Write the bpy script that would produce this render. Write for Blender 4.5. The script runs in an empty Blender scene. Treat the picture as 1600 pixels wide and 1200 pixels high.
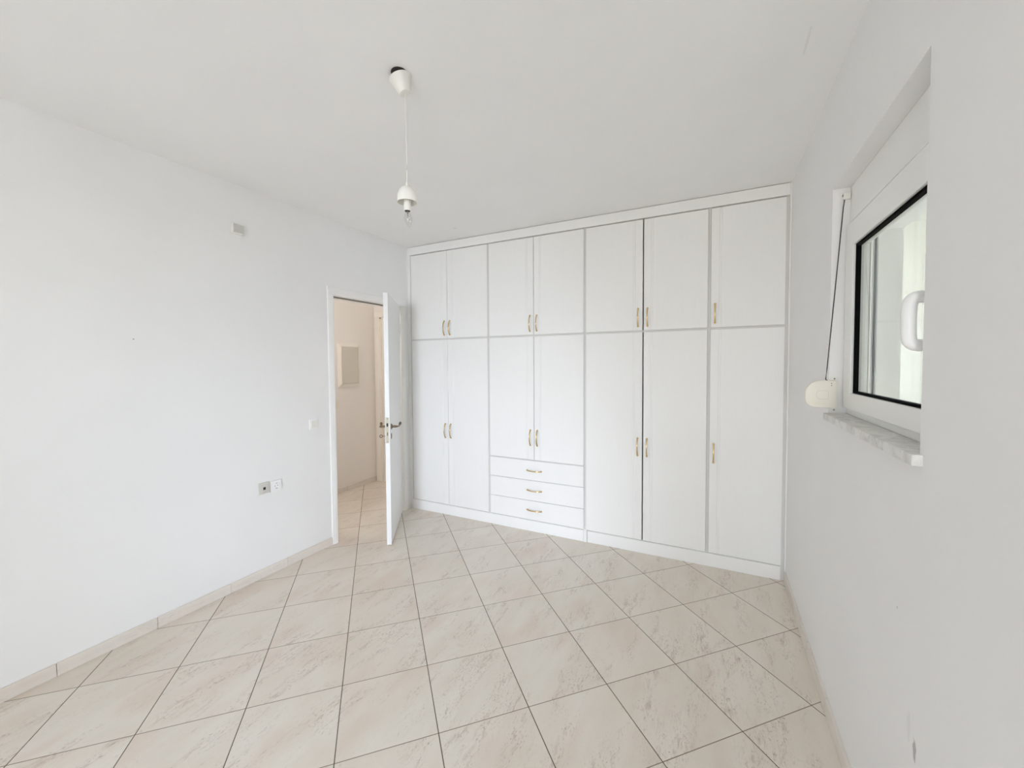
import bpy, bmesh, math, random
from mathutils import Vector, Matrix

# ------------------------------------------------------------------ camera / world / light / exposure
SC = bpy.context.scene
COL = SC.collection
F_PX, CX, CY = 632.43, 799.36, 588.87
YAW, PITCH, ROLL = 0.4664, -0.0338, -0.0061
CAM = Vector((2.9001, -3.3402, 1.5352))
W, H = 3.352, 2.75                      # room width (left wall x=0, right wall x=W), ceiling height
YB = -6.00                              # wall behind the camera

fwd = Vector((-math.sin(YAW) * math.cos(PITCH), math.cos(YAW) * math.cos(PITCH), math.sin(PITCH)))
rgt = Vector((math.cos(YAW), math.sin(YAW), 0))
up = rgt.cross(fwd)
r2 = math.cos(ROLL) * rgt + math.sin(ROLL) * up
u2 = -math.sin(ROLL) * rgt + math.cos(ROLL) * up
cd = bpy.data.cameras.new('camera')
cam = bpy.data.objects.new('camera', cd)
COL.objects.link(cam)
cam.matrix_world = Matrix(((r2.x, u2.x, -fwd.x, CAM.x), (r2.y, u2.y, -fwd.y, CAM.y), (r2.z, u2.z, -fwd.z, CAM.z), (0, 0, 0, 1)))
cd.sensor_fit = 'HORIZONTAL'
cd.sensor_width = 36
cd.lens = F_PX / 1600 * 36
cd.shift_x = (800 - CX) / 1600
cd.shift_y = (CY - 600) / 1600
cd.clip_start = 0.02
SC.camera = cam

SC.view_settings.view_transform = 'Standard'
SC.view_settings.look = 'None'
SC.view_settings.gamma = 1
SC.view_settings.use_curve_mapping = False
SC.view_settings.exposure = 0.0
SC.cycles.use_denoising = True
SC.cycles.max_bounces = 16
SC.cycles.diffuse_bounces = 12
SC.cycles.glossy_bounces = 5
SC.cycles.transmission_bounces = 8
SC.cycles.transparent_max_bounces = 12
SC.cycles.sample_clamp_indirect = 6
SC.cycles.caustics_reflective = False
SC.cycles.caustics_refractive = False

# bright overcast sky: bluish above, whiter at the horizon, pale warm ground
world = bpy.data.worlds.new('sky')
SC.world = world
world.use_nodes = True
nt = world.node_tree
nt.nodes.clear()
wo = nt.nodes.new('ShaderNodeOutputWorld')
bg = nt.nodes.new('ShaderNodeBackground')
tc = nt.nodes.new('ShaderNodeTexCoord')
sp = nt.nodes.new('ShaderNodeSeparateXYZ')
mr = nt.nodes.new('ShaderNodeMapRange')
cr = nt.nodes.new('ShaderNodeValToRGB')
mr.inputs['From Min'].default_value = -1
mr.inputs['From Max'].default_value = 1
e = cr.color_ramp.elements
e[0].position = 0.0; e[0].color = (0.50, 0.47, 0.43, 1)
e[1].position = 1.0; e[1].color = (0.62, 0.78, 1.0, 1)
k = e.new(0.47); k.color = (0.64, 0.61, 0.56, 1)
k = e.new(0.53); k.color = (0.86, 0.92, 1.0, 1)
nt.links.new(tc.outputs['Generated'], sp.inputs[0])
nt.links.new(sp.outputs['Z'], mr.inputs['Value'])
nt.links.new(mr.outputs[0], cr.inputs[0])
nt.links.new(cr.outputs[0], bg.inputs['Color'])
bg.inputs['Strength'].default_value = 14.2
nt.links.new(bg.outputs[0], wo.inputs[0])


def area(name, loc, rot, sx, sy, energy=1, color=(1, 1, 1), portal=False):
    l = bpy.data.lights.new(name, 'AREA')
    l.shape = 'RECTANGLE'; l.size = sx; l.size_y = sy; l.energy = energy; l.color = color
    l.cycles.is_portal = portal
    o = bpy.data.objects.new(name, l)
    o.location = loc; o.rotation_euler = rot
    COL.objects.link(o)
    return o


OPX0, OPX1, OPZ = 2.40, 3.30, 2.40      # balcony door opening in the wall behind the camera, near the right corner
area('sky_portal', ((OPX0 + OPX1) / 2, YB - 0.21, OPZ / 2), (math.radians(90), 0, 0), OPX1 - OPX0, OPZ, portal=True)
# wide sun lamp added to throw bluish light slantwise in through the balcony opening
sl = bpy.data.lights.new('bluish_fill', 'SUN')
sl.energy = 6.6; sl.color = (0.74, 0.83, 1.0); sl.angle = math.radians(33)
slo = bpy.data.objects.new('bluish_fill', sl)
sd = Vector((0.371, -0.928, 0.15)).normalized()
slo.rotation_euler = sd.to_track_quat('Z', 'Y').to_euler(); slo.location = (8, -12, 5)
COL.objects.link(slo)
hl = bpy.data.lights.new('hall_light', 'POINT')
hl.energy = 17; hl.color = (1.0, 0.94, 0.89); hl.shadow_soft_size = 0.12
hlo = bpy.data.objects.new('hall_light', hl); hlo.location = (-0.62, -1.3, 2.45); COL.objects.link(hlo)


# ------------------------------------------------------------------ helpers
def new_mat(name, color, rough=0.5, metal=0.0, spec=0.5):
    m = bpy.data.materials.new(name)
    m.use_nodes = True
    b = m.node_tree.nodes['Principled BSDF']
    b.inputs['Base Color'].default_value = (*color, 1)
    b.inputs['Roughness'].default_value = rough
    b.inputs['Metallic'].default_value = metal
    b.inputs['Specular IOR Level'].default_value = spec
    return m


class NT:
    """tiny node-graph writer"""
    def __init__(s, m):
        s.m = m; s.t = m.node_tree; s.b = s.t.nodes['Principled BSDF']
        s.pos = s.t.nodes.new('ShaderNodeTexCoord').outputs['Object']

    def n(s, typ, **kw):
        nd = s.t.nodes.new(typ)
        for k_, v in kw.items(): setattr(nd, k_, v)
        return nd

    def put(s, sock, v):
        if isinstance(v, bpy.types.NodeSocket): s.t.links.new(v, sock)
        elif v is not None: sock.default_value = v

    def math(s, op, a, b=None, c=None, clamp=False):
        nd = s.n('ShaderNodeMath', operation=op, use_clamp=clamp)
        for i, v in enumerate((a, b, c)): s.put(nd.inputs[i], v)
        return nd.outputs[0]

    def vec(s, op, a, b=None):
        nd = s.n('ShaderNodeVectorMath', operation=op)
        s.put(nd.inputs[0], a); s.put(nd.inputs[1], b)
        return nd.outputs['Value'] if op in ('DOT_PRODUCT', 'LENGTH', 'DISTANCE') else nd.outputs[0]

    def noise(s, v, scale, detail=3, rough=0.5, dist=0.0):
        nd = s.n('ShaderNodeTexNoise')
        s.put(nd.inputs['Vector'], v)
        nd.inputs['Scale'].default_value = scale; nd.inputs['Detail'].default_value = detail
        nd.inputs['Roughness'].default_value = rough; nd.inputs['Distortion'].default_value = dist
        return nd.outputs['Fac']

    def rng(s, v, a, b, c=0.0, d=1.0, smooth=True):
        nd = s.n('ShaderNodeMapRange')
        nd.interpolation_type = 'SMOOTHSTEP' if smooth else 'LINEAR'
        for i, q in enumerate((v, a, b, c, d)): s.put(nd.inputs[i], q)
        return nd.outputs[0]

    def mix(s, f, a, b):
        nd = s.n('ShaderNodeMix', data_type='RGBA')
        s.put(nd.inputs['Factor'], f)
        s.put(nd.inputs['A'], (*a, 1) if isinstance(a, tuple) else a)
        s.put(nd.inputs['B'], (*b, 1) if isinstance(b, tuple) else b)
        return nd.outputs['Result']

    def comb(s, x, y, z):
        nd = s.n('ShaderNodeCombineXYZ')
        for i, v in enumerate((x, y, z)): s.put(nd.inputs[i], v)
        return nd.outputs[0]

    def bump(s, h, strength, dist):
        nd = s.n('ShaderNodeBump')
        nd.inputs['Strength'].default_value = strength; nd.inputs['Distance'].default_value = dist
        s.put(nd.inputs['Height'], h)
        s.t.links.new(nd.outputs[0], s.b.inputs['Normal'])

    def color(s, c): s.put(s.b.inputs['Base Color'], c)
    def rough(s, c): s.put(s.b.inputs['Roughness'], c)


def plaster(name, col, spots=()):
    m = new_mat(name, col, 0.75, spec=0.25)
    g = NT(m)
    big = g.rng(g.noise(g.pos, 1.3, 2), 0.3, 0.7)
    c = g.mix(big, tuple(x * 0.985 for x in col), tuple(min(1, x * 1.01) for x in col))
    for (p, rad, sc, dark, amt) in spots:           # scuffs, screw holes and filler marks with a shape of their own
        d = g.vec('MULTIPLY', g.vec('SUBTRACT', g.pos, p), sc)
        l = g.math('ADD', g.vec('LENGTH', d), g.math('MULTIPLY', g.math('SUBTRACT', g.noise(g.pos, 60, 2), 0.5), rad * 1.2))
        f_ = g.math('MULTIPLY', g.rng(l, rad * 0.55, rad, 1, 0), amt)
        c = g.mix(f_, c, dark)
    g.color(c)
    h = g.math('ADD', g.noise(g.pos, 45, 3), g.math('MULTIPLY', g.noise(g.pos, 5, 2), 1.5))
    g.bump(h, 0.12, 0.004)
    return m


M = {}
M['wall'] = plaster('wall_plaster', (0.825, 0.827, 0.825))
M['wall_r'] = plaster('wall_plaster_scuffed', (0.835, 0.833, 0.827), [
    ((W, -2.02, 0.565), 0.011, (1, 0.9, 0.35), (0.34, 0.31, 0.31), 0.7),
    ((W, -1.985, 0.60), 0.010, (1, 0.8, 0.22), (0.5, 0.48, 0.46), 0.15),
    ((W, -1.895, 0.86), 0.004, (1, 1, 1), (0.45, 0.42, 0.4), 0.6),
    ((W, -0.60, 0.20), 0.006, (1, 1, 1), (0.5, 0.47, 0.43), 0.5),
    ((W, -0.13, 1.28), 0.007, (1, 1, 1), (0.5, 0.47, 0.43), 0.5)])
M['ceil'] = plaster('ceiling_plaster', (0.87, 0.87, 0.863), [
    ((0.80, -0.28, H), 0.016, (1, 1, 1), (0.5, 0.48, 0.45), 0.45),
    ((3.20, -1.42, H), 0.010, (1.6, 0.10, 1), (0.62, 0.61, 0.59), 0.3)])
M['hall'] = plaster('hall_plaster', (0.82, 0.79, 0.76))


def white_wood(name, col, axis):
    m = new_mat(name, col, 0.42, spec=0.4)
    g = NT(m)
    sc = {'z': (1, 1, 0.05), 'x': (0.05, 1, 1)}[axis]
    v = g.vec('MULTIPLY', g.pos, sc)
    n1 = g.noise(v, 160, 4, 0.6)
    n2 = g.noise(v, 30, 3, 0.6)
    c = g.mix(g.rng(n1, 0.45, 0.75), col, tuple(x * 0.985 for x in col))
    c = g.mix(g.math('MULTIPLY', g.rng(n2, 0.5, 0.8), 0.2), c, tuple(x * 0.97 for x in col))
    g.color(c)
    g.bump(n1, 0.05, 0.001)
    return m


M['wood'] = white_wood('white_grained_lacquer', (0.865, 0.863, 0.848), 'z')
M['woodx'] = white_wood('white_grained_lacquer_horizontal', (0.865, 0.863, 0.848), 'x')
M['carcass'] = new_mat('white_melamine_edge', (0.70, 0.69, 0.665), 0.5)
M['door'] = white_wood('white_painted_door', (0.83, 0.835, 0.835), 'z')
M['trimwhite'] = new_mat('white_trim_paint', (0.85, 0.85, 0.84), 0.45)
M['cream'] = new_mat('cream_trim_paint', (0.83, 0.79, 0.74), 0.45)
M['brass'] = new_mat('polished_brass', (0.80, 0.60, 0.32), 0.22, 1.0)
M['bronze'] = new_mat('antique_bronze', (0.20, 0.15, 0.10), 0.35, 1.0)
M['nickel'] = new_mat('lock_plate_brass', (0.42, 0.39, 0.30), 0.5, 0.4)
M['dark'] = new_mat('dark_hole', (0.02, 0.018, 0.015), 0.7)
M['plastic'] = new_mat('warm_white_plastic', (0.80, 0.79, 0.74), 0.4)
M['white_pl'] = new_mat('white_plastic', (0.87, 0.87, 0.87), 0.35)
M['cream_pl'] = new_mat('yellowed_plastic', (0.78, 0.745, 0.65), 0.4)
M['beige_pl'] = new_mat('beige_plastic', (0.62, 0.60, 0.56), 0.45)
M['grey_pl'] = new_mat('grey_plastic', (0.60, 0.59, 0.57), 0.35)
M['panel'] = new_mat('panel_door_grey_beige', (0.64, 0.61, 0.54), 0.4)
M['alu'] = new_mat('white_lacquered_aluminium', (0.84, 0.84, 0.82), 0.3)
M['rubber'] = new_mat('black_rubber', (0.006, 0.006, 0.006), 1.0, spec=0.05)
M['cord'] = new_mat('dark_strap', (0.07, 0.065, 0.06), 0.8)
M['brush'] = new_mat('grey_brush_seal', (0.45, 0.48, 0.50), 0.8)
M['ext'] = new_mat('exterior_cream_render', (0.82, 0.82, 0.79), 0.8)
M['balc'] = new_mat('balcony_tile', (0.55, 0.53, 0.5), 0.7)
M['steel'] = new_mat('screw_steel', (0.25, 0.23, 0.2), 0.5, 0.6)


def glass_mat(name, tint, refl, base=0.03):
    m = bpy.data.materials.new(name); m.use_nodes = True
    t = m.node_tree; t.nodes.clear()
    o = t.nodes.new('ShaderNodeOutputMaterial'); mx = t.nodes.new('ShaderNodeMixShader')
    tr = t.nodes.new('ShaderNodeBsdfTransparent'); gl = t.nodes.new('ShaderNodeBsdfGlossy')
    lw = t.nodes.new('ShaderNodeLayerWeight'); fr = t.nodes.new('ShaderNodeMapRange')
    pw = t.nodes.new('ShaderNodeMath'); pw.operation = 'POWER'; pw.inputs[1].default_value = 5.0
    t.links.new(lw.outputs['Facing'], pw.inputs[0]); t.links.new(pw.outputs[0], fr.inputs['Value'])
    lw.inputs['Blend'].default_value = 0.5
    fr.inputs['To Min'].default_value = base; fr.inputs['To Max'].default_value = refl
    tr.inputs[0].default_value = (*tint, 1); gl.inputs['Roughness'].default_value = 0.02
    t.links.new(fr.outputs[0], mx.inputs[0]); t.links.new(tr.outputs[0], mx.inputs[1])
    t.links.new(gl.outputs[0], mx.inputs[2]); t.links.new(mx.outputs[0], o.inputs[0])
    return m


M['glass'] = glass_mat('window_glass', (0.95, 0.965, 0.96), 0.6)
M['bulb'] = glass_mat('bulb_glass', (0.97, 0.97, 0.965), 0.75, 0.10)

# floor: 40 cm square tiles laid on the diagonal, streaked beige marble look
TS, TA, TOX, TOY = 0.3995, 0.7876, 1.8877, -2.0236


def stone(g, v, seed):
    """beige marble-look: even base, gritty veins running along y, fine flecks -> (colour, height)"""
    va = g.vec('ADD', v, seed)
    cloud = g.noise(g.vec('MULTIPLY', va, (1, 0.4, 1)), 6, 4, 0.6)
    warp = g.vec('ADD', va, g.vec('MULTIPLY', g.comb(g.noise(va, 9, 2), 0.0, 0.0), (0.05, 0, 0)))
    gate = g.rng(g.noise(g.vec('MULTIPLY', warp, (1, 0.22, 1)), 11, 3, 0.55), 0.45, 0.66)
    streak = g.noise(g.vec('MULTIPLY', warp, (1, 0.20, 1)), 60, 6, 0.75, 0.3)
    grit = g.noise(g.vec('MULTIPLY', va, (1, 0.42, 1)), 150, 3, 0.65)
    c = g.mix(g.rng(cloud, 0.25, 0.75), (0.765, 0.71, 0.635), (0.70, 0.635, 0.55))
    pink = g.rng(g.noise(g.vec('MULTIPLY', va, (1, 0.35, 1)), 5.0, 2), 0.52, 0.72)
    c = g.mix(g.math('MULTIPLY', pink, 0.55), c, (0.68, 0.56, 0.475))
    vein = g.math('MULTIPLY', g.rng(streak, 0.48, 0.66), gate)
    c = g.mix(g.math('MULTIPLY', vein, 0.62), c, (0.45, 0.36, 0.30))
    fl = g.math('MULTIPLY', g.rng(grit, 0.56, 0.68), g.math('ADD', g.math('MULTIPLY', gate, 0.8), 0.10))
    c = g.mix(g.math('MULTIPLY', fl, 0.8), c, (0.34, 0.28, 0.23))
    return c, grit


def tile_mat():
    m = new_mat('diagonal_beige_floor_tile', (0.6, 0.55, 0.5), 0.35)
    g = NT(m)
    ca, sa = math.cos(TA), math.sin(TA)
    q = g.vec('SUBTRACT', g.pos, (TOX, TOY, 0))
    a = g.vec('DOT_PRODUCT', q, (ca / TS, sa / TS, 0))
    b = g.vec('DOT_PRODUCT', q, (-sa / TS, ca / TS, 0))
    da = g.math('MULTIPLY', g.math('PINGPONG', a, 0.5), TS)
    db = g.math('MULTIPLY', g.math('PINGPONG', b, 0.5), TS)
    idv = g.comb(g.math('FLOOR', a), g.math('FLOOR', b), 0.0)
    wn = g.n('ShaderNodeTexWhiteNoise'); wn.noise_dimensions = '3D'
    g.put(wn.inputs['Vector'], idv)
    seed = g.vec('MULTIPLY', wn.outputs['Color'], (7.0, 9.0, 5.0))
    c, fl = stone(g, g.pos, seed)
    tint = g.rng(wn.outputs['Value'], 0, 1, 0.0, 0.05, smooth=False)
    c = g.mix(tint, c, (0.45, 0.40, 0.34))
    ga = g.rng(da, 0.0014, 0.0026, 1, 0)
    gb = g.rng(db, 0.0012, 0.0024, 1, 0)
    c = g.mix(gb, c, (0.24, 0.19, 0.14))
    c = g.mix(ga, c, (0.115, 0.092, 0.07))
    g.color(c)
    gm = g.math('MAXIMUM', ga, gb)
    g.rough(g.math('ADD', 0.34, g.math('MULTIPLY', gm, 0.5)))
    g.bump(g.math('ADD', g.math('MULTIPLY', gm, -1.0), g.math('MULTIPLY', fl, 0.12)), 0.35, 0.002)
    return m


M['tile'] = tile_mat()


def skirt_mat():
    m = new_mat('beige_skirting_tile', (0.6, 0.55, 0.5), 0.4)
    g = NT(m)
    v = g.vec('MULTIPLY', g.pos, (1, 1, 3))
    c, fl = stone(g, v, (3.1, 1.7, 0.4))
    c = g.mix(0.4, c, (0.74, 0.725, 0.70))
    g.color(c)
    return m


M['skirt'] = skirt_mat()


def marble_mat():
    m = new_mat('grey_white_marble_sill', (0.7, 0.7, 0.68), 0.4)
    g = NT(m)
    n1 = g.noise(g.pos, 14, 5, 0.65, 1.0)
    n2 = g.noise(g.pos, 70, 3)
    c = g.mix(g.rng(n1, 0.4, 0.65), (0.74, 0.735, 0.71), (0.58, 0.57, 0.545))
    c = g.mix(g.math('MULTIPLY', g.rng(n2, 0.62, 0.75), 0.6), c, (0.36, 0.34, 0.31))
    g.color(c)
    return m


M['marble'] = marble_mat()


def box(bm, x0, x1, y0, y1, z0, z1, bev=0.0, seg=2):
    t = bmesh.new()
    vs = [t.verts.new((x, y, z)) for z in (z0, z1) for y in (y0, y1) for x in (x0, x1)]
    for f in ((0, 2, 3, 1), (4, 5, 7, 6), (0, 1, 5, 4), (1, 3, 7, 5), (3, 2, 6, 7), (2, 0, 4, 6)):
        t.faces.new([vs[i] for i in f])
    if bev > 0:
        bmesh.ops.bevel(t, geom=t.edges[:], offset=bev, segments=seg, affect='EDGES', profile=0.6)
    merge(bm, t)
    return bm


def merge(bm, t, mat=None):
    if mat is not None: t.transform(mat)
    me = bpy.data.meshes.new('tmp')
    t.to_mesh(me); t.free()
    bm.from_mesh(me)
    bpy.data.meshes.remove(me)


def prism(bm, pts, a0, a1, axis='z', bev=0.0):
    """closed 2-D outline extruded along an axis; pts are (x,y) for z, (x,z) for y, (y,z) for x"""
    t = bmesh.new()
    def P(p, a): return {'z': (p[0], p[1], a), 'y': (p[0], a, p[1]), 'x': (a, p[0], p[1])}[axis]
    lo = [t.verts.new(P(p, a0)) for p in pts]
    hi = [t.verts.new(P(p, a1)) for p in pts]
    n = len(pts)
    caps = [t.faces.new(lo), t.faces.new(hi)]
    for i in range(n):
        t.faces.new((lo[i], lo[(i + 1) % n], hi[(i + 1) % n], hi[i]))
    bmesh.ops.recalc_face_normals(t, faces=t.faces[:])
    if bev:
        es = set(caps[0].edges) | set(caps[1].edges)
        bmesh.ops.bevel(t, geom=list(es), offset=bev, segments=2, affect='EDGES', profile=0.6)
    merge(bm, t)
    return bm


def lathe(bm, prof, seg=32, mat=None):
    t = bmesh.new()
    rings = []
    for r, z in prof:
        if r < 1e-6:
            rings.append([t.verts.new((0, 0, z))])
        else:
            rings.append([t.verts.new((r * math.cos(2 * math.pi * i / seg), r * math.sin(2 * math.pi * i / seg), z)) for i in range(seg)])
    for A, B in zip(rings, rings[1:]):
        for i in range(seg):
            j = (i + 1) % seg
            if len(A) == 1 and len(B) == 1: continue
            if len(A) == 1: t.faces.new((A[0], B[i], B[j]))
            elif len(B) == 1: t.faces.new((A[i], A[j], B[0]))
            else: t.faces.new((A[i], A[j], B[j], B[i]))
    bmesh.ops.recalc_face_normals(t, faces=t.faces[:])
    merge(bm, t, mat)
    return bm


def tube(bm, pts, rad, seg=12, squash=1.0, ref=Vector((0, 0, 1))):
    """swept round (or flattened) bar along points; rad a number or one per point"""
    t = bmesh.new()
    P = [Vector(p) for p in pts]
    R_ = rad if isinstance(rad, (list, tuple)) else [rad] * len(P)
    rings = []
    for i, p in enumerate(P):
        d = (P[min(i + 1, len(P) - 1)] - P[max(i - 1, 0)]).normalized()
        s = d.cross(ref)
        if s.length < 1e-4: s = d.cross(Vector((1, 0, 0)))
        s.normalize(); n_ = s.cross(d)
        rings.append([t.verts.new(p + R_[i] * (math.cos(2 * math.pi * k_ / seg) * s * squash + math.sin(2 * math.pi * k_ / seg) * n_)) for k_ in range(seg)])
    for A, B in zip(rings, rings[1:]):
        for i in range(seg):
            t.faces.new((A[i], A[(i + 1) % seg], B[(i + 1) % seg], B[i]))
    t.faces.new(rings[0][::-1]); t.faces.new(rings[-1])
    bmesh.ops.recalc_face_normals(t, faces=t.faces[:])
    merge(bm, t)
    return bm


def smooth_path(pts, n=6):
    P = [Vector(p) for p in pts]
    out = []
    for i in range(len(P) - 1):
        p0, p1, p2, p3 = P[max(i - 1, 0)], P[i], P[i + 1], P[min(i + 2, len(P) - 1)]
        for k_ in range(n):
            t = k_ / n
            out.append(0.5 * ((2 * p1) + (p2 - p0) * t + (2 * p0 - 5 * p1 + 4 * p2 - p3) * t * t + (3 * p1 - p0 - 3 * p2 + p3) * t ** 3))
    out.append(P[-1])
    return out


def rounded(x0, x1, z0, z1, radii, n=6):
    """rounded rectangle outline; radii for corners (x0z0, x1z0, x1z1, x0z1)"""
    pts = []
    for (cx_, cz_, sx, sz, a0), r in zip(((x0, z0, 1, 1, 180), (x1, z0, -1, 1, 270), (x1, z1, -1, -1, 0), (x0, z1, 1, -1, 90)), radii):
        if r <= 0: pts.append((cx_, cz_)); continue
        ox, oz = cx_ + sx * r, cz_ + sz * r
        for i in range(n + 1):
            a = math.radians(a0 + 90 * i / n)
            pts.append((ox + r * math.cos(a), oz + r * math.sin(a)))
    return pts


ROOT = {}


def chain_matrix(p):
    while p is not None and p.parent is not None: p = p.parent
    return ROOT.get(p.name, Matrix()) if p is not None else Matrix()


def obj(name, bm, mat, parent=None, smooth=False, local=False):
    """link bm as ONE mesh object; bm in world coordinates unless local"""
    me = bpy.data.meshes.new(name)
    if parent is not None and not local:
        bm.transform(chain_matrix(parent).inverted())
    bm.to_mesh(me); bm.free()
    me.materials.append(mat)
    if smooth:
        for p in me.polygons: p.use_smooth = True
        me.set_sharp_from_angle(angle=math.radians(40))
    o = bpy.data.objects.new(name, me)
    COL.objects.link(o)
    if parent is not None: o.parent = parent
    return o


def tag(o, label=None, cat=None, group=None, kind=None):
    for k_, v in (('label', label), ('category', cat), ('group', group), ('kind', kind)):
        if v: o[k_] = v
    return o


def thing(name, loc, label=None, cat=None, group=None, kind=None, rz=0.0):
    o = bpy.data.objects.new(name, None)
    o.empty_display_size = 0.1
    COL.objects.link(o)
    o.location = loc; o.rotation_euler = (0, 0, rz)
    ROOT[o.name] = Matrix.Translation(Vector(loc)) @ Matrix.Rotation(rz, 4, 'Z')
    return tag(o, label, cat, group, kind)


def struct(name, bm, mat, label=None, cat=None):
    o = obj(name, bm, mat)
    return tag(o, label, cat, None, 'structure')


B = bmesh.new

# ------------------------------------------------------------------ the setting
WT = 0.12                       # partition wall to the hall
DY0, DY1, DZ = -0.938, -0.107, 2.122   # doorway in the left wall
HX, HY = -1.085, 0.59           # hall's far wall and hall's end wall
struct('floor', box(B(), HX - 0.1, W + 0.24, YB - 0.2, 0.75, -0.1, 0.0), M['tile'], 'beige marble-look floor tiles laid on the diagonal with dark grout', 'floor')
struct('ceiling', box(B(), HX - 0.1, W + 0.24, YB - 0.2, 0.75, H, H + 0.12), M['ceil'], 'plain white plastered ceiling of the room', 'ceiling')
b = B()
box(b, -WT, 0, YB, DY0, 0, H); box(b, -WT, 0, DY1, 0.75, 0, H); box(b, -WT, 0, DY0, DY1, DZ, H)
struct('wall_left', b, M['wall'], 'white plastered wall on the left with the doorway in it', 'wall')
struct('wall_back', box(B(), 0, W, 0.63, 0.75, 0, H), M['wall'], 'white wall behind the built-in wardrobes', 'wall')
b = B()
box(b, HX, OPX0, YB - 0.2, YB, 0, H); box(b, OPX1, W + 0.24, YB - 0.2, YB, 0, H); box(b, OPX0, OPX1, YB - 0.2, YB, OPZ, H)
struct('wall_front', b, M['wall'], 'white wall with the balcony door opening behind the viewer', 'wall')
# right wall, with the window recess: an inner layer and an outer layer with the smaller outside opening
WY0, WY1, WZ0, WZ1 = -2.005, -1.098, 1.28, 2.285
XI, XO = W + 0.062, W + 0.235
b = B()
for (xa, xb, y0, y1, z0, z1) in ((W, XI + 0.06, WY0, WY1, WZ0, WZ1), (XI + 0.06, XO, -1.99, -1.112, 1.27, 2.082)):
    box(b, xa, xb, YB, y0, 0, H); box(b, xa, xb, y1, 0.75, 0, H)
    box(b, xa, xb, y0, y1, 0, z0); box(b, xa, xb, y0, y1, z1, H)
struct('wall_right', b, M['wall_r'], 'white plastered wall on the right with the recessed window', 'wall')
# hall
struct('wall_hall_side', box(B(), HX - 0.1, HX, YB, HY + 0.1, 0, H), M['hall'], 'hallway wall seen through the open door', 'wall')
b = B()
EX0, EX1, EZ = -0.985, -0.22, 2.135
box(b, HX, EX0, HY, HY + 0.1, 0, H); box(b, EX1, -WT, HY, HY + 0.1, 0, H); box(b, EX0, EX1, HY, HY + 0.1, EZ, H)
struct('wall_hall_end', b, M['hall'], 'hallway end wall with a second door frame', 'wall')
struct('wall_hall_near', box(B(), HX, -WT, -2.6, -2.5, 0, H), M['hall'], 'near end wall of the hallway', 'wall')

# skirting tiles: 40 cm pieces with open joints
def skirting(name, x0, x1, ys, z, label):
    b = B()
    for a, c in zip(ys, ys[1:]):
        box(b, x0, x1, a + 0.0012, c - 0.0012, 0, z, 0.0015, 1)
    return struct(name, b, M['skirt'], label, 'baseboard')


skirting('baseboard_left', 0, 0.009, [YB, -5.8, -5.4, -5.0, -4.6, -4.2, -3.8, -3.4, -3.01, -2.612, -2.207, -1.806, -1.402, -0.998], 0.066, 'beige tile skirting along the foot of the left wall')
skirting('baseboard_right', W - 0.012, W, [YB, -5.6, -5.2, -4.8, -4.4, -4.0, -3.6, -3.2, -2.8, -2.4, -2.0, -1.6, -1.2, -0.8, -0.4, -0.006], 0.07, 'beige tile skirting along the foot of the window wall')
skirting('baseboard_hall', HX, HX + 0.009, [-2.5, -2.1, -1.7, -1.3, -0.9, -0.5, -0.29, 0.11, 0.59], 0.062, 'beige tile skirting at the foot of the hallway wall')

# outside: slab added behind the viewer to bounce light, loggia added past the window
LX0, LX1, LY1 = XO, 5.4, 3.2         # added loggia, unseen roof and walls dimming the view; opening sized for brightness
struct('floor_bounce', box(B(), 0.5, W + 1.5, YB - 1.8, YB - 0.2, -0.12, -0.03), M['balc'], 'pale unseen balcony slab added outside to bounce light', 'floor')
struct('floor_loggia', box(B(), LX0, LX1 + 0.15, -3.0, LY1 + 0.15, -0.15, -0.03), M['balc'], 'floor of the added loggia outside the window', 'floor')
struct('ceiling_shade', box(B(), LX0, LX1 + 0.15, -3.15, LY1 + 0.15, 3.2, 3.35), M['ext'], 'white unseen ceiling of the added loggia, dimming the view outside', 'ceiling')  # unseen roof added to dim the outside view
b = B()
GY_0, GY_1 = -1.2, 2.1
box(b, LX1, LX1 + 0.15, -3.0, GY_0, -0.03, 3.2); box(b, LX1, LX1 + 0.15, GY_1, LY1, -0.03, 3.2); box(b, LX1, LX1 + 0.15, GY_0, GY_1, -0.03, 1.2); box(b, LX1, LX1 + 0.15, GY_0, GY_1, 2.3, 3.2)
box(b, LX1 + 0.15, 7.2, -1.92, -1.78, -0.15, 3.35)       # unseen fin wall added to block the sun at the opening
struct('wall_added_side', b, M['ext'], 'white unseen outer wall added with an opening to set loggia brightness', 'wall')  # added wall, its opening sized to set the brightness outside
b = B()
box(b, LX0 - 0.14, LX0, 0.75, LY1 + 0.15, -0.15, 3.2); box(b, LX0 - 0.14, LX0, -3.15, 0.75, H + 0.12, 3.2)
struct('wall_added_inner', b, M['ext'], 'white unseen wall added along the loggia to stop light leaking in', 'wall')  # unseen wall added to keep stray sky light out
struct('wall_added_near', box(B(), LX0 - 0.14, LX1 + 0.15, -3.15, -3.0, -0.15, 3.2), M['ext'], 'white unseen near wall added to close the loggia to light', 'wall')  # unseen wall added to shut off light from this end
struct('wall_loggia_end', box(B(), LX0, LX1 + 0.15, LY1, LY1 + 0.15, -0.03, 3.2), M['ext'], 'white end wall of the added loggia seen through the window', 'wall')
b = B()
box(b, 5.10, 5.385, LY1 - 0.04, LY1, -0.03, 2.81, 0.004)
struct('trim_1', b, M['alu'], 'white box trim on the loggia end wall seen through the window', 'trim')

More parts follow.
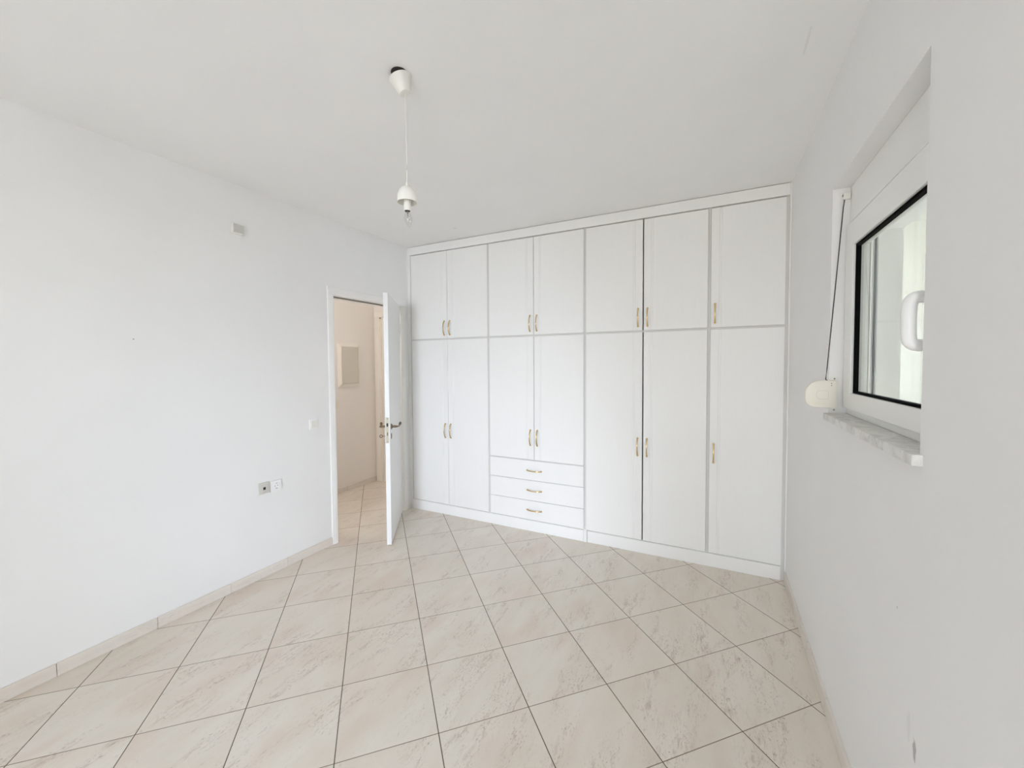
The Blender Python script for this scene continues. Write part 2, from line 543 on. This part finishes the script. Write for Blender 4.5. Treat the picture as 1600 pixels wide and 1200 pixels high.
# ------------------------------------------------------------------ room door: casing, lining, open leaf
d1 = thing('door_1', (0, DY1, 0), 'white panel door standing open into the room', 'door', kind='structure')
b = B()
cw = 0.058
def casing_profile(o_, i_, t):      # outer edge, inner edge, thickness -> (coord, x)
    s = 1 if i_ > o_ else -1
    return [(o_, 0.0), (o_, t * 0.55), (o_ + s * 0.006, t * 0.75), (o_ + s * 0.03, t), (i_ - s * 0.008, t), (i_, t * 0.6), (i_, 0.0)]
for o_, i_ in ((DY0 - cw, DY0), (DY1 + cw, DY1)):
    prism(b, [(x, y) for y, x in casing_profile(o_, i_, 0.014)], 0, DZ, 'z')
prism(b, [(x, z) for z, x in casing_profile(DZ + 0.067, DZ, 0.014)], DY0 - cw, DY1 + cw, 'y')
obj('casing', b, M['trimwhite'], d1)
b = B()
box(b, -WT - 0.01, 0.0, DY0 - 0.02, DY0 + 0.004, 0, DZ + 0.004)
box(b, -WT - 0.01, 0.0, DY1 - 0.004, DY1 + 0.02, 0, DZ + 0.004)
box(b, -WT - 0.01, 0.0, DY0, DY1, DZ - 0.004, DZ + 0.02)
box(b, -WT + 0.01, -0.042, DY0 + 0.004, DY0 + 0.016, 0, DZ - 0.004)      # stops
box(b, -WT + 0.01, -0.042, DY1 - 0.016, DY1 - 0.004, 0, DZ - 0.004)
box(b, -WT + 0.01, -0.042, DY0, DY1, DZ - 0.016, DZ - 0.004)
obj('lining', b, M['trimwhite'], d1)
obj('seal', box(B(), -0.042, -0.034, DY0 + 0.005, DY1 - 0.005, DZ - 0.016, DZ - 0.004), M['steel'], d1)
# leaf in its own frame: u along the leaf from the hinge, n out of the room face
HP = Vector((0.007, -0.135, 0)); U = Vector((0.579, -0.8153, 0)); N = Vector((0.8153, 0.579, 0))
LM = Matrix(((U.x, N.x, 0, HP.x), (U.y, N.y, 0, HP.y), (0, 0, 1, 0), (0, 0, 0, 1)))
LL, LT, LZ0, LZ1 = 0.80, 0.038, 0.007, 2.126


def leafify(bm): bm.transform(LM); return bm


b = B()
box(b, 0, LL, -LT, 0, LZ0, LZ1, 0.002)
leaf = obj('door_leaf', leafify(b), M['door'], d1)
b = B()
box(b, LL - 0.0005, LL + 0.0015, -0.033, -0.008, 0.872, 1.088, 0.0004, 1)
obj('lock_plate', leafify(b), M['nickel'], leaf)
b = B()
box(b, LL + 0.001, LL + 0.009, -0.025, -0.013, 1.012, 1.040, 0.002)
box(b, LL + 0.001, LL + 0.0022, -0.022, -0.016, 0.935, 0.962)
for z in (0.885, 1.077):
    box(b, LL + 0.001, LL + 0.002, -0.022, -0.016, z - 0.003, z + 0.003)
obj('latch', leafify(b), M['dark'], leaf)
for side in (1, -1):
    y0 = 0.0 if side > 0 else -LT
    b = B()
    mt = Matrix.Translation((0.722, y0, 1.0)) @ Matrix.Rotation(math.radians(-90 * side), 4, 'X')
    mt = mt @ Matrix.Diagonal((0.75, 1.25, 1, 1))
    lathe(b, [(0.0, 0), (0.020, 0), (0.0205, 0.003), (0.016, 0.007), (0.011, 0.009), (0.0105, 0.012), (0, 0.012)], 24, mt)
    s = side
    pts = smooth_path([(0.722, y0 + s * 0.008, 1.0), (0.722, y0 + s * 0.03, 1.0), (0.720, y0 + s * 0.05, 0.9995), (0.700, y0 + s * 0.060, 0.998),
                       (0.67, y0 + s * 0.060, 0.995), (0.64, y0 + s * 0.060, 0.998), (0.612, y0 + s * 0.062, 1.008), (0.600, y0 + s * 0.064, 1.016)], 5)
    rr = []
    for i in range(len(pts)):
        t = i / (len(pts) - 1)
        rr.append(0.0075 + 0.003 * math.exp(-((t - 0.15) / 0.1) ** 2) - 0.0025 * math.exp(-((t - 0.45) / 0.12) ** 2) + 0.0045 * math.exp(-((t - 0.88) / 0.12) ** 2))
    tube(b, pts, rr, 12)
    obj('lever_handle', leafify(b), M['bronze'], leaf, smooth=True)
    b = B()
    mt = Matrix.Translation((0.722, y0, 0.918)) @ Matrix.Rotation(math.radians(-90 * side), 4, 'X') @ Matrix.Diagonal((0.7, 1.25, 1, 1))
    lathe(b, [(0.0, 0), (0.020, 0), (0.0205, 0.003), (0.015, 0.005), (0.006, 0.0055), (0.0, 0.004)], 24, mt)
    obj('escutcheon', leafify(b), M['bronze'], leaf, smooth=True)
b = B()
tube(b, [(0.722, -LT - 0.002, 0.918), (0.722, -LT - 0.036, 0.918)], 0.0028, 10)
ring = [(0.722, -LT - 0.046 + 0.011 * math.cos(2 * math.pi * i / 20), 0.918 + 0.011 * math.sin(2 * math.pi * i / 20)) for i in range(21)]
tube(b, ring, 0.0032, 8, ref=Vector((1, 0, 0)))
obj('key', leafify(b), M['bronze'], leaf, smooth=True)
for z in (0.25, 1.85):
    b = B()
    tube(b, [(0.001, 0.009, z), (0.001, 0.009, z + 0.09)], 0.0065, 12)
    box(b, 0.0, 0.03, 0.0, 0.0025, z, z + 0.09)
    obj('hinge', leafify(b), M['trimwhite'], d1, smooth=True)

# second door frame at the end of the hall
d2 = thing('door_2', ((EX0 + EX1) / 2, HY, 0), 'cream framed door at the end of the hallway', 'door', kind='structure')
b = B()
cw2 = 0.085
for o_, i_ in ((EX0 - cw2, EX0), (EX1 + cw2, EX1)):
    prism(b, [(x, HY - t) for x, t in casing_profile(o_, i_, 0.016)], 0, EZ, 'z')
prism(b, [(HY - t, z) for z, t in casing_profile(EZ + 0.075, EZ, 0.016)], EX0 - cw2, EX1 + cw2, 'x')
obj('casing', b, M['cream'], d2)
b = B()
box(b, EX0 - 0.01, EX0 + 0.022, HY - 0.002, HY + 0.1, 0, EZ); box(b, EX1 - 0.022, EX1 + 0.01, HY - 0.002, HY + 0.1, 0, EZ)
box(b, EX0, EX1, HY - 0.002, HY + 0.1, EZ - 0.018, EZ + 0.01)
box(b, EX0 + 0.022, EX0 + 0.04, HY + 0.014, HY + 0.1, 0, EZ - 0.018); box(b, EX1 - 0.04, EX1 - 0.022, HY + 0.014, HY + 0.1, 0, EZ - 0.018)
obj('lining', b, M['cream'], d2)
obj('door_leaf', box(B(), EX0 + 0.046, EX1 - 0.046, HY + 0.03, HY + 0.07, 0.007, EZ - 0.024, 0.002), M['cream'], d2)

# ------------------------------------------------------------------ built-in wardrobes
YR = 0.011           # carcass edges sit a little behind the door fronts
DEPTH = 0.60
COLS = [(0.036, 0.045, 0.966, 0.975), (0.975, 0.984, 1.904, 1.913), (1.913, 1.922, 2.847, 2.8555), (2.8555, 2.864, 3.326, 3.343)]   # carcass L, opening L, opening R, carcass R
ZB, ZT = 0.104, 1.774            # lower opening
ZU0, ZU1 = 1.789, 2.658          # upper opening

# one brass bow handle, shared by every door and drawer (vertical, centred, y=0 at the door face)
hb = B()
hp = []
for i in range(25):
    t = i / 24
    z = (t - 0.5) * 0.136
    hp.append((0, -0.006 - 0.022 * math.sin(math.pi * t) ** 0.8, z))
tube(hb, [(0, 0.0, -0.0685), (0, -0.004, -0.0685)] + hp + [(0, -0.004, 0.0685), (0, 0.0, 0.0685)],
     [0.0062, 0.0062] + [0.0048 - 0.0012 * math.sin(math.pi * i / 24) for i in range(25)] + [0.0062, 0.0062], 10, 1.35, Vector((0, 1, 0.001)))
for s in (-1, 1):
    lathe(hb, [(0, 0), (0.0075, 0), (0.0075, 0.003), (0.005, 0.0055), (0, 0.0055)], 16, Matrix.Translation((0, 0, s * 0.070)) @ Matrix.Rotation(math.radians(90), 4, 'X'))
HANDLE = bpy.data.meshes.new('handle'); hb.to_mesh(HANDLE); hb.free(); HANDLE.materials.append(M['brass'])
for p in HANDLE.polygons: p.use_smooth = True
HANDLE.set_sharp_from_angle(angle=math.radians(45))


def handle(parent, root, x, z, horiz=False):
    o = bpy.data.objects.new('handle', HANDLE)
    COL.objects.link(o); o.parent = parent
    o.location = Vector((x, 0.0, z)) - root.location
    if horiz: o.rotation_euler = (0, math.radians(90), 0)
    return o


def door_panel(x0, x1, z0, z1, side):
    """door front: eased edges and a double groove near the handle edge (side +1: right edge)"""
    e_ = 0.0022
    g0 = x1 - 0.0 if side > 0 else x0
    gs = sorted([g0 - side * 0.056, g0 - side * 0.070])
    pts = [(x0, 0.018), (x0, e_), (x0 + e_, 0.0)]
    for gx in gs:
        pts += [(gx - 0.0028, 0.0), (gx - 0.0012, 0.0018), (gx + 0.0012, 0.0018), (gx + 0.0028, 0.0)]
    pts += [(x1 - e_, 0.0), (x1, e_), (x1, 0.018)]
    return prism(B(), pts, z0, z1, 'z')


def carcass(c, z0, z1, zo0, zo1, shelf=None, cap=False):
    xl, ol, orr, xr = c
    b = B()
    box(b, xl + 0.0002, ol, YR, DEPTH, z0, z1); box(b, orr, xr - 0.0002, YR, DEPTH, z0, z1)
    box(b, ol, orr, YR, DEPTH, zo1, z1); box(b, ol, orr, YR, DEPTH, z0, zo0)
    box(b, ol, orr, DEPTH - 0.01, DEPTH, zo0, zo1)
    if shelf: box(b, ol, orr, YR, DEPTH - 0.01, shelf[0], shelf[1])
    return b


UP = [('white overhead cabinet with two doors, nearest the open room door', 2),
      ('white overhead cabinet with two doors, directly above the wardrobe with drawers', 2),
      ('white overhead cabinet with two doors, beside the single-door one', 2),
      ('white overhead cabinet with a single door, next to the window wall', 1)]
LO = [('tall white wardrobe with two full-length doors, nearest the open room door', 2),
      ('white wardrobe with two doors above three drawers', 2),
      ('tall white wardrobe with two full-length doors, just right of the drawers', 2),
      ('narrow white wardrobe with a single full-length door, next to the window wall', 1)]
SEAM = [(0.5015, 0.0016), (1.4425, 0.0022), (2.386, 0.0045), None]
for i, c in enumerate(COLS):
    xl, ol, orr, xr = c
    for upper in (False, True):
        z0, z1 = (1.7815, 2.6680) if upper else (0.0, 1.7813)
        zo0, zo1 = (ZU0, ZU1) if upper else (ZB, ZT)
        co1 = 2.6640 if upper else ZT
        lab, nd = (UP if upper else LO)[i]
        root = thing('overhead_cabinet' if upper else 'wardrobe', ((xl + xr) / 2, YR, z0), lab, 'cabinet' if upper else 'wardrobe',
                     'overhead cabinets' if upper else 'wardrobes')
        shelf = (0.650, 0.659) if (i == 1 and not upper) else None
        body = carcass(c, z0 if upper else 0.0, z1, zo0, co1, shelf)
        if upper and i < 3:           # small block added where the strips cross, to lighten the crossing
            box(body, orr + 0.001, xr - 0.0002, 0.0, YR, z0, ZU0 - 0.001)
        obj('carcass', body, M['carcass'], root)
        dz0, dz1 = zo0 + 0.001, zo1 - 0.001
        if shelf: dz0 = 0.660
        hz = 1.8915 if upper else 0.8575
        gap = 0.0012
        if nd == 2:
            s, hw = SEAM[i]
            spans = [(ol + gap, s - hw, 1), (s + hw, orr - gap, -1)]
        else:
            spans = [(ol + gap, orr - gap, -1)]
        for (xa, xb, side) in spans:
            dr = obj('door', door_panel(xa, xb, dz0, dz1, side), M['wood'], root)
            handle(dr, root, (xb - 0.0345) if side > 0 else (xa + 0.0285), hz)
        if shelf:
            for (za, zb) in ((0.1055, 0.2785), (0.2815, 0.465), (0.468, 0.6485)):
                b = B(); box(b, ol + gap, orr - gap, 0.0, 0.018, za, zb, 0.0022)
                dr = obj('drawer', b, M['woodx'], root)
                handle(dr, root, 1.441, {0.1055: 0.194, 0.2815: 0.3755, 0.468: 0.557}[za], True)
b = B(); box(b, 1.9035, 1.932, -0.010, YR - 0.0002, 0, 0.112, 0.002)
tag(obj('foot_block', b, M['trimwhite']), 'small upright white block on the floor between the two kickboards', 'trim')
b = B(); box(b, 0.040, 1.9005, -0.004, YR - 0.0002, 0, 0.099, 0.002)
tag(obj('kickboard', b, M['woodx']), 'white kickboard on the floor beneath the drawers and the left wardrobe doors', 'kickboard', 'kickboards')
b = B(); box(b, 1.935, 3.321, -0.004, YR - 0.0002, 0, 0.099, 0.002)
tag(obj('kickboard', b, M['woodx']), 'white kickboard on the floor beneath the three right-hand wardrobe doors', 'kickboard', 'kickboards')
b = B(); box(b, 0.0365, 3.3425, -0.004, YR - 0.0002, 2.6655, 2.7455, 0.0012)
tag(obj('cornice_board', b, M['woodx']), 'long white cornice board between the overhead cabinets and the ceiling', 'trim')
b = B(); box(b, 0.0, 0.0358, -0.002, 0.03, 0, H - 0.001, 0.0015)
tag(obj('filler_strip', b, M['wood']), 'narrow white filler strip between the wardrobes and the doorway wall', 'trim', 'filler strips')
b = B(); box(b, 3.3432, W, -0.006, 0.03, 0, H - 0.001, 0.0012)
tag(obj('filler_strip', b, M['wood']), 'narrow white filler strip between the wardrobes and the window wall', 'trim', 'filler strips')

# ------------------------------------------------------------------ window
w1 = thing('window_1', (XI, (WY0 + WY1) / 2, 1.306), 'white aluminium casement window in the right wall recess', 'window', kind='structure')


def ring(bm, xa, xb, y0, y1, z0, z1, wl, wr, wb, wt, bev=0.002):
    box(bm, xa, xb, y0, y0 + wr, z0, z1, bev); box(bm, xa, xb, y1 - wl, y1, z0, z1, bev)
    box(bm, xa, xb, y0 + wr - bev, y1 - wl + bev, z0, z0 + wb, bev); box(bm, xa, xb, y0 + wr - bev, y1 - wl + bev, z1 - wt, z1, bev)


b = B(); ring(b, XI, XI + 0.058, WY0 + 0.001, WY1 - 0.001, 1.307, 2.127, 0.045, 0.045, 0.045, 0.045)
obj('window_frame', b, M['alu'], w1)
b = B(); box(b, XI, XI + 0.05, WY0 + 0.001, WY1 - 0.001, 2.1315, WZ1 - 0.001, 0.002)
obj('shutter_box_cover', b, M['alu'], w1)
SX = XI - 0.016
GY0, GY1, GZ0, GZ1 = -1.888, -1.217, 1.403, 2.012
b = B(); ring(b, SX, SX + 0.055, WY0 + 0.012, -1.113, 1.335, 2.112, 0.104, 0.105, 0.068, 0.100, 0.003)
sash = obj('sash', b, M['alu'], w1)
b = B(); ring(b, SX + 0.010, SX + 0.026, GY0 - 0.002, GY1 + 0.002, GZ0 - 0.002, GZ1 + 0.002, 0.011, 0.011, 0.011, 0.011, 0.0)
obj('gasket', b, M['rubber'], sash)
obj('glass_pane', box(B(), SX + 0.022, SX + 0.026, GY0 + 0.004, GY1 - 0.004, GZ0 + 0.004, GZ1 - 0.004), M['glass'], sash)
b = B()
HYC = -1.935
# D-shaped grip: a flat bar bent into a bow, both feet on the sash
path = [(SX + 0.001, HYC, 1.576), (SX - 0.030, HYC, 1.575), (SX - 0.044, HYC, 1.580), (SX - 0.050, HYC, 1.596), (SX - 0.051, HYC, 1.637),
        (SX - 0.050, HYC, 1.678), (SX - 0.044, HYC, 1.694), (SX - 0.030, HYC, 1.699), (SX + 0.001, HYC, 1.698)]
tube(b, smooth_path(path, 5), 0.0155, 16, 1.0, Vector((0, 1, 0)))
obj('window_handle', b, M['white_pl'], sash, smooth=True)
for z in (1.985, 1.475):
    b = B()
    tube(b, [(XI - 0.008, -1.107, z - 0.046), (XI - 0.008, -1.107, z - 0.002)], 0.0065, 12)
    tube(b, [(XI - 0.008, -1.107, z + 0.002), (XI - 0.008, -1.107, z + 0.046)], 0.0065, 12)
    tube(b, [(XI - 0.008, -1.107, z - 0.002), (XI - 0.008, -1.107, z + 0.002)], 0.0045, 12)
    obj('hinge', b, M['alu'], w1, smooth=True)
b = B()
for y0, y1 in ((-1.150, -1.113), (-1.989, -1.952)):
    box(b, XI + 0.060, XI + 0.066, y0, y1, 1.33, 2.10)
    box(b, XI + 0.084, XI + 0.090, y0, y1, 1.33, 2.10)
    ys = y1 if y0 > -1.5 else y0
    box(b, XI + 0.066, XI + 0.084, min(ys, ys - 0.004), max(ys, ys + 0.004) if y0 < -1.5 else ys, 1.33, 2.10)
obj('shutter_rail', b, M['alu'], w1)
b = B()
box(b, XI + 0.0665, XI + 0.070, -1.150, -1.118, 1.33, 2.10); box(b, XI + 0.080, XI + 0.0835, -1.150, -1.118, 1.33, 2.10)
obj('brush_seal', b, M['brush'], w1)
b = B(); box(b, W - 0.021, XI + 0.004, -2.022, -1.108 + 0.0, 1.277, 1.306, 0.003)
tag(obj('window_sill', b, M['marble'], w1), 'grey-white marble sill')
b = B(); box(b, XI + 0.058, XO + 0.03, -1.985, -1.117, 1.272, 1.300, 0.002)
obj('outer_sill', b, M['marble'], w1)

# strap winder for the roller shutter, hung on the window jamb
YJ = WY1
sw = thing('strap_winder', (W + 0.016, YJ, 1.32), 'yellowed white plastic shutter strap winder at the left edge of the window', 'shutter winder')
b = B(); prism(b, rounded(W + 0.004, W + 0.034, 1.312, 1.466, (0.008,) * 4), YJ - 0.005, YJ, 'y', 0.001)
obj('bracket', b, M['plastic'], sw)
b = B(); prism(b, rounded(3.262, W + 0.022, 1.331, 1.450, (0.040, 0.006, 0.006, 0.058), 10), YJ - 0.030, YJ - 0.004, 'y', 0.004)
cover = obj('cover', b, M['cream_pl'], sw, smooth=True)
b = B(); prism(b, rounded(3.303, 3.345, 1.369, 1.404, (0.014, 0.006, 0.006, 0.014), 6), YJ - 0.0312, YJ - 0.029, 'y', 0.0008)
obj('button', b, M['cream_pl'], cover)
b = B(); prism(b, rounded(3.3018, 3.3462, 1.3678, 1.4052, (0.015, 0.007, 0.007, 0.015), 6), YJ - 0.0304, YJ - 0.029, 'y')
obj('button_outline', b, M['beige_pl'], cover)  # darker plate added to draw the groove line round the button
b = B()
for (x, z, r) in ((W + 0.004, 1.438, 0.0022), (W + 0.004, 1.429, 0.0022)):
    lathe(b, [(0, 0), (r, 0), (r, 0.0012), (0, 0.0012)], 10, Matrix.Translation((x, YJ - 0.0295, z)) @ Matrix.Rotation(math.radians(90), 4, 'X'))
obj('rivet', b, M['steel'], cover)
for z in (1.458, 1.320):
    b = B(); lathe(b, [(0, 0), (0.0035, 0), (0.003, 0.002), (0, 0.0025)], 12, Matrix.Translation((W + 0.019, YJ - 0.005, z)) @ Matrix.Rotation(math.radians(90), 4, 'X'))
    obj('screw', b, M['steel'], sw)
b = B()
sp_ = [(3.345, YJ - 0.018, 1.446), (3.337, YJ - 0.018, 1.456), (3.341, YJ - 0.017, 1.50), (3.366, YJ - 0.012, 1.86), (3.388, YJ - 0.010, 2.200), (3.3935, YJ - 0.010, 2.245)]
tube(b, sp_, 0.0022, 8, 1.0)
obj('strap', b, M['cord'], sw)
b = B()
box(b, 3.386, 3.412, YJ - 0.018, YJ - 0.0002, 2.232, 2.262, 0.003)
obj('strap_guide', b, M['plastic'], sw)
b = B()
tube(b, [(3.391, YJ - 0.016, 2.250), (3.391, YJ - 0.004, 2.250)], 0.007, 12)
obj('roller', b, M['steel'], sw)

# ------------------------------------------------------------------ pendant lamp
LX, LY = 1.717, -1.975
pl = thing('pendant_lamp', (LX, LY, H), 'bare white pendant lamp with a clear candle bulb hanging from the ceiling', 'lamp')
rim = Vector((LX - 0.0155, LY - 0.010, 2.738)); bot = Vector((LX + 0.0005, LY - 0.001, 2.676))
ax = (bot - rim).normalized()
q = Vector((0, 0, -1)).rotation_difference(ax).to_matrix().to_4x4()
cm = Matrix.Translation(rim) @ q
b = B()
lathe(b, [(0.0, -0.0655), (0.006, -0.066), (0.021, -0.066), (0.0245, -0.064), (0.0255, -0.060), (0.044, -0.010), (0.049, -0.002), (0.049, 0.0), (0.046, 0.0), (0.042, -0.008), (0.023, -0.058), (0.0, -0.060)], 40, cm)
obj('ceiling_cup', b, M['plastic'], pl, smooth=True)
b = B()
lathe(b, [(0.0, 0.0), (0.033, 0.0), (0.034, -0.004), (0.030, -0.007), (0.0, -0.007)], 24, Matrix.Translation((LX - 0.006, LY - 0.028, H)))
obj('ceiling_hook_plate', b, M['dark'], pl, smooth=True)
b = B()
tube(b, smooth_path([bot + Vector((0, 0, 0.012)), bot + Vector((0.001, 0, -0.06)), (LX + 0.0015, LY, 2.5), (LX + 0.0035, LY, 2.40), (LX + 0.003, LY, 2.285)], 6), 0.0019, 8)
obj('cord', b, M['plastic'], pl, smooth=True)
SXL, SYL = LX + 0.003, LY
b = B()
lathe(b, [(0.0, 2.306), (0.005, 2.306), (0.006, 2.292), (0.010, 2.290), (0.022, 2.284), (0.033, 2.272), (0.0395, 2.256), (0.0415, 2.240), (0.0418, 2.222), (0.0402, 2.222),
          (0.0398, 2.240), (0.037, 2.255), (0.031, 2.269), (0.020, 2.280), (0.0, 2.286)], 40, Matrix.Translation((SXL, SYL, 0)))
obj('lamp_shade', b, M['plastic'], pl, smooth=True)
b = B()
lathe(b, [(0.0, 2.282), (0.0145, 2.280), (0.0145, 2.189), (0.0125, 2.187), (0.0125, 2.196), (0, 2.196)], 28, Matrix.Translation((SXL, SYL, 0)))
box(b, SXL + 0.012, SXL + 0.017, SYL - 0.009, SYL - 0.003, 2.222, 2.262)
obj('socket', b, M['plastic'], pl, smooth=True)
bmx = Matrix.Translation((SXL, SYL, 2.193)) @ Matrix.Rotation(math.radians(-4), 4, 'Y') @ Matrix.Rotation(math.radians(3), 4, 'X')
b = B()
lathe(b, [(0.0, 0.002), (0.0115, 0.002), (0.0118, -0.006), (0.009, -0.009), (0.0, -0.009)], 24, bmx)
bulb_base = obj('bulb_cap', b, M['dark'], pl, smooth=True)
b = B()
lathe(b, [(0.0088, -0.007), (0.0105, -0.014), (0.0150, -0.026), (0.0165, -0.036), (0.0152, -0.048), (0.0110, -0.060), (0.0055, -0.070), (0.002, -0.0755), (0.0, -0.077)], 28, bmx)
bulb = obj('bulb', b, M['bulb'], pl, smooth=True)
b = B()
lathe(b, [(0.0, -0.008), (0.0045, -0.010), (0.0022, -0.020), (0.0016, -0.028), (0.0, -0.029)], 12, bmx)
for s in (-1, 1):
    t_ = bmesh.new(); tube(t_, [(s * 0.001, 0, -0.026), (s * 0.005, 0, -0.036), (s * 0.003, 0, -0.046)], 0.0004, 5)
    merge(b, t_, bmx)
obj('filament', b, M['steel'], bulb)

# ------------------------------------------------------------------ things on the walls
st = thing('wall_sensor', (0, -1.70, 2.448), 'small grey box high on the left wall near the ceiling', 'sensor')
b = B(); box(b, 0.0, 0.030, -1.742, -1.664, 2.414, 2.482, 0.007, 3)
obj('housing', b, M['plastic'], st, smooth=True)
b = B(); box(b, 0.028, 0.032, -1.737, -1.669, 2.420, 2.477, 0.0015)
tag(obj('front_cover', b, M['grey_pl'], st), 'grey front cover')

ls = thing('light_switch', (0, -1.152, 1.053), 'white light switch on the left wall beside the doorway', 'switch', 'light switches')
b = B(); box(b, 0.0, 0.008, -1.190, -1.114, 1.013, 1.093, 0.002)
obj('plate', b, M['white_pl'], ls)
for a, c in ((-1.180, -1.1525), (-1.1515, -1.124)):
    b = B(); box(b, 0.006, 0.012, a, c, 1.024, 1.082, 0.0015)
    obj('rocker', b, M['plastic'], ls)

ap = thing('outlet_plate', (0, -1.566, 0.646), 'grey-beige wall plate with a square black hole low on the left wall', 'wall outlet', 'low wall outlets')
b = B(); box(b, 0.0, 0.010, -1.606, -1.526, 0.606, 0.687, 0.002)
obj('plate', b, M['beige_pl'], ap)
b = B(); box(b, 0.009, 0.0125, -1.594, -1.538, 0.618, 0.675, 0.001)
ins = obj('insert', b, M['beige_pl'], ap)
b = B(); box(b, 0.0122, 0.0130, -1.576, -1.558, 0.636, 0.655)
obj('hole', b, M['dark'], ins)

so = thing('power_socket', (0, -1.476, 0.641), 'white round power socket right of the grey-beige wall plate', 'wall outlet', 'low wall outlets')
b = B()
box(b, 0.0, 0.009, -1.515, -1.437, 0.601, 0.681, 0.002)
obj('plate', b, M['white_pl'], so)
rx = Matrix.Translation((0.009, -1.476, 0.641)) @ Matrix.Rotation(math.radians(90), 4, 'Y')
b = B(); lathe(b, [(0.0235, -0.002), (0.0235, 0.003), (0.0205, 0.003), (0.0195, 0.0003), (0.0, 0.0003)], 32, rx)
wl = obj('well', b, M['white_pl'], so, smooth=True)
b = B()
for s in (-1, 1):
    lathe(b, [(0.0028, 0), (0.0028, 0.0011), (0, 0.0011)], 12, Matrix.Translation((0.009, -1.476 + s * 0.0095, 0.641)) @ Matrix.Rotation(math.radians(90), 4, 'Y'))
box(b, 0.009, 0.0118, -1.483, -1.469, 0.620, 0.6235)
box(b, 0.009, 0.0118, -1.483, -1.469, 0.6585, 0.662)
obj('contact', b, M['dark'], wl)

b = B(); lathe(b, [(0, 0), (0.0016, 0), (0.0016, 0.005), (0.003, 0.005), (0.003, 0.0065), (0, 0.0065)], 12, Matrix.Translation((0, -2.268, 1.682)) @ Matrix.Rotation(math.radians(90), 4, 'Y'))
tag(obj('nail', b, M['steel']), 'small dark nail in the middle of the left wall', 'nail')

# hall: electrical panel and switch
ep = thing('electrical_panel', (HX, 0.16, 1.52), 'cream framed electrical panel on the hallway wall beyond the door', 'electrical panel')
b = B()
PX = HX
# bevelled frame: sloping outward faces
t_ = bmesh.new()
o4 = [(0.006, 1.262), (0.314, 1.262), (0.314, 1.782), (0.006, 1.782)]
i4 = [(0.042, 1.300), (0.296, 1.300), (0.296, 1.744), (0.042, 1.744)]
vo = [t_.verts.new((PX, y, z)) for y, z in o4]
vm = [t_.verts.new((PX + 0.012, y, z)) for y, z in o4]
vi = [t_.verts.new((PX + 0.030, y, z)) for y, z in i4]
vb = [t_.verts.new((PX + 0.018, y, z)) for y, z in i4]
for i in range(4):
    j = (i + 1) % 4
    t_.faces.new((vo[i], vo[j], vm[j], vm[i])); t_.faces.new((vm[i], vm[j], vi[j], vi[i])); t_.faces.new((vi[i], vi[j], vb[j], vb[i]))
t_.faces.new(vb); t_.faces.new(vo[::-1])
bmesh.ops.recalc_face_normals(t_, faces=t_.faces[:])
merge(b, t_)
obj('panel_frame', b, M['cream'], ep)
b = B(); box(b, PX + 0.016, PX + 0.027, 0.045, 0.293, 1.303, 1.741, 0.002)
tag(obj('panel_door', b, M['panel'], ep), 'grey-beige panel door')

hs = thing('light_switch', (HX, -0.035, 1.056), 'cream hallway light switch half hidden by the door frame', 'switch', 'light switches')
b = B(); box(b, HX, HX + 0.009, -0.075, 0.004, 1.012, 1.098, 0.002)
obj('plate', b, M['cream_pl'], hs)
b = B(); box(b, HX + 0.007, HX + 0.013, -0.064, -0.007, 1.024, 1.086, 0.0015)
obj('rocker', b, M['cream_pl'], hs)
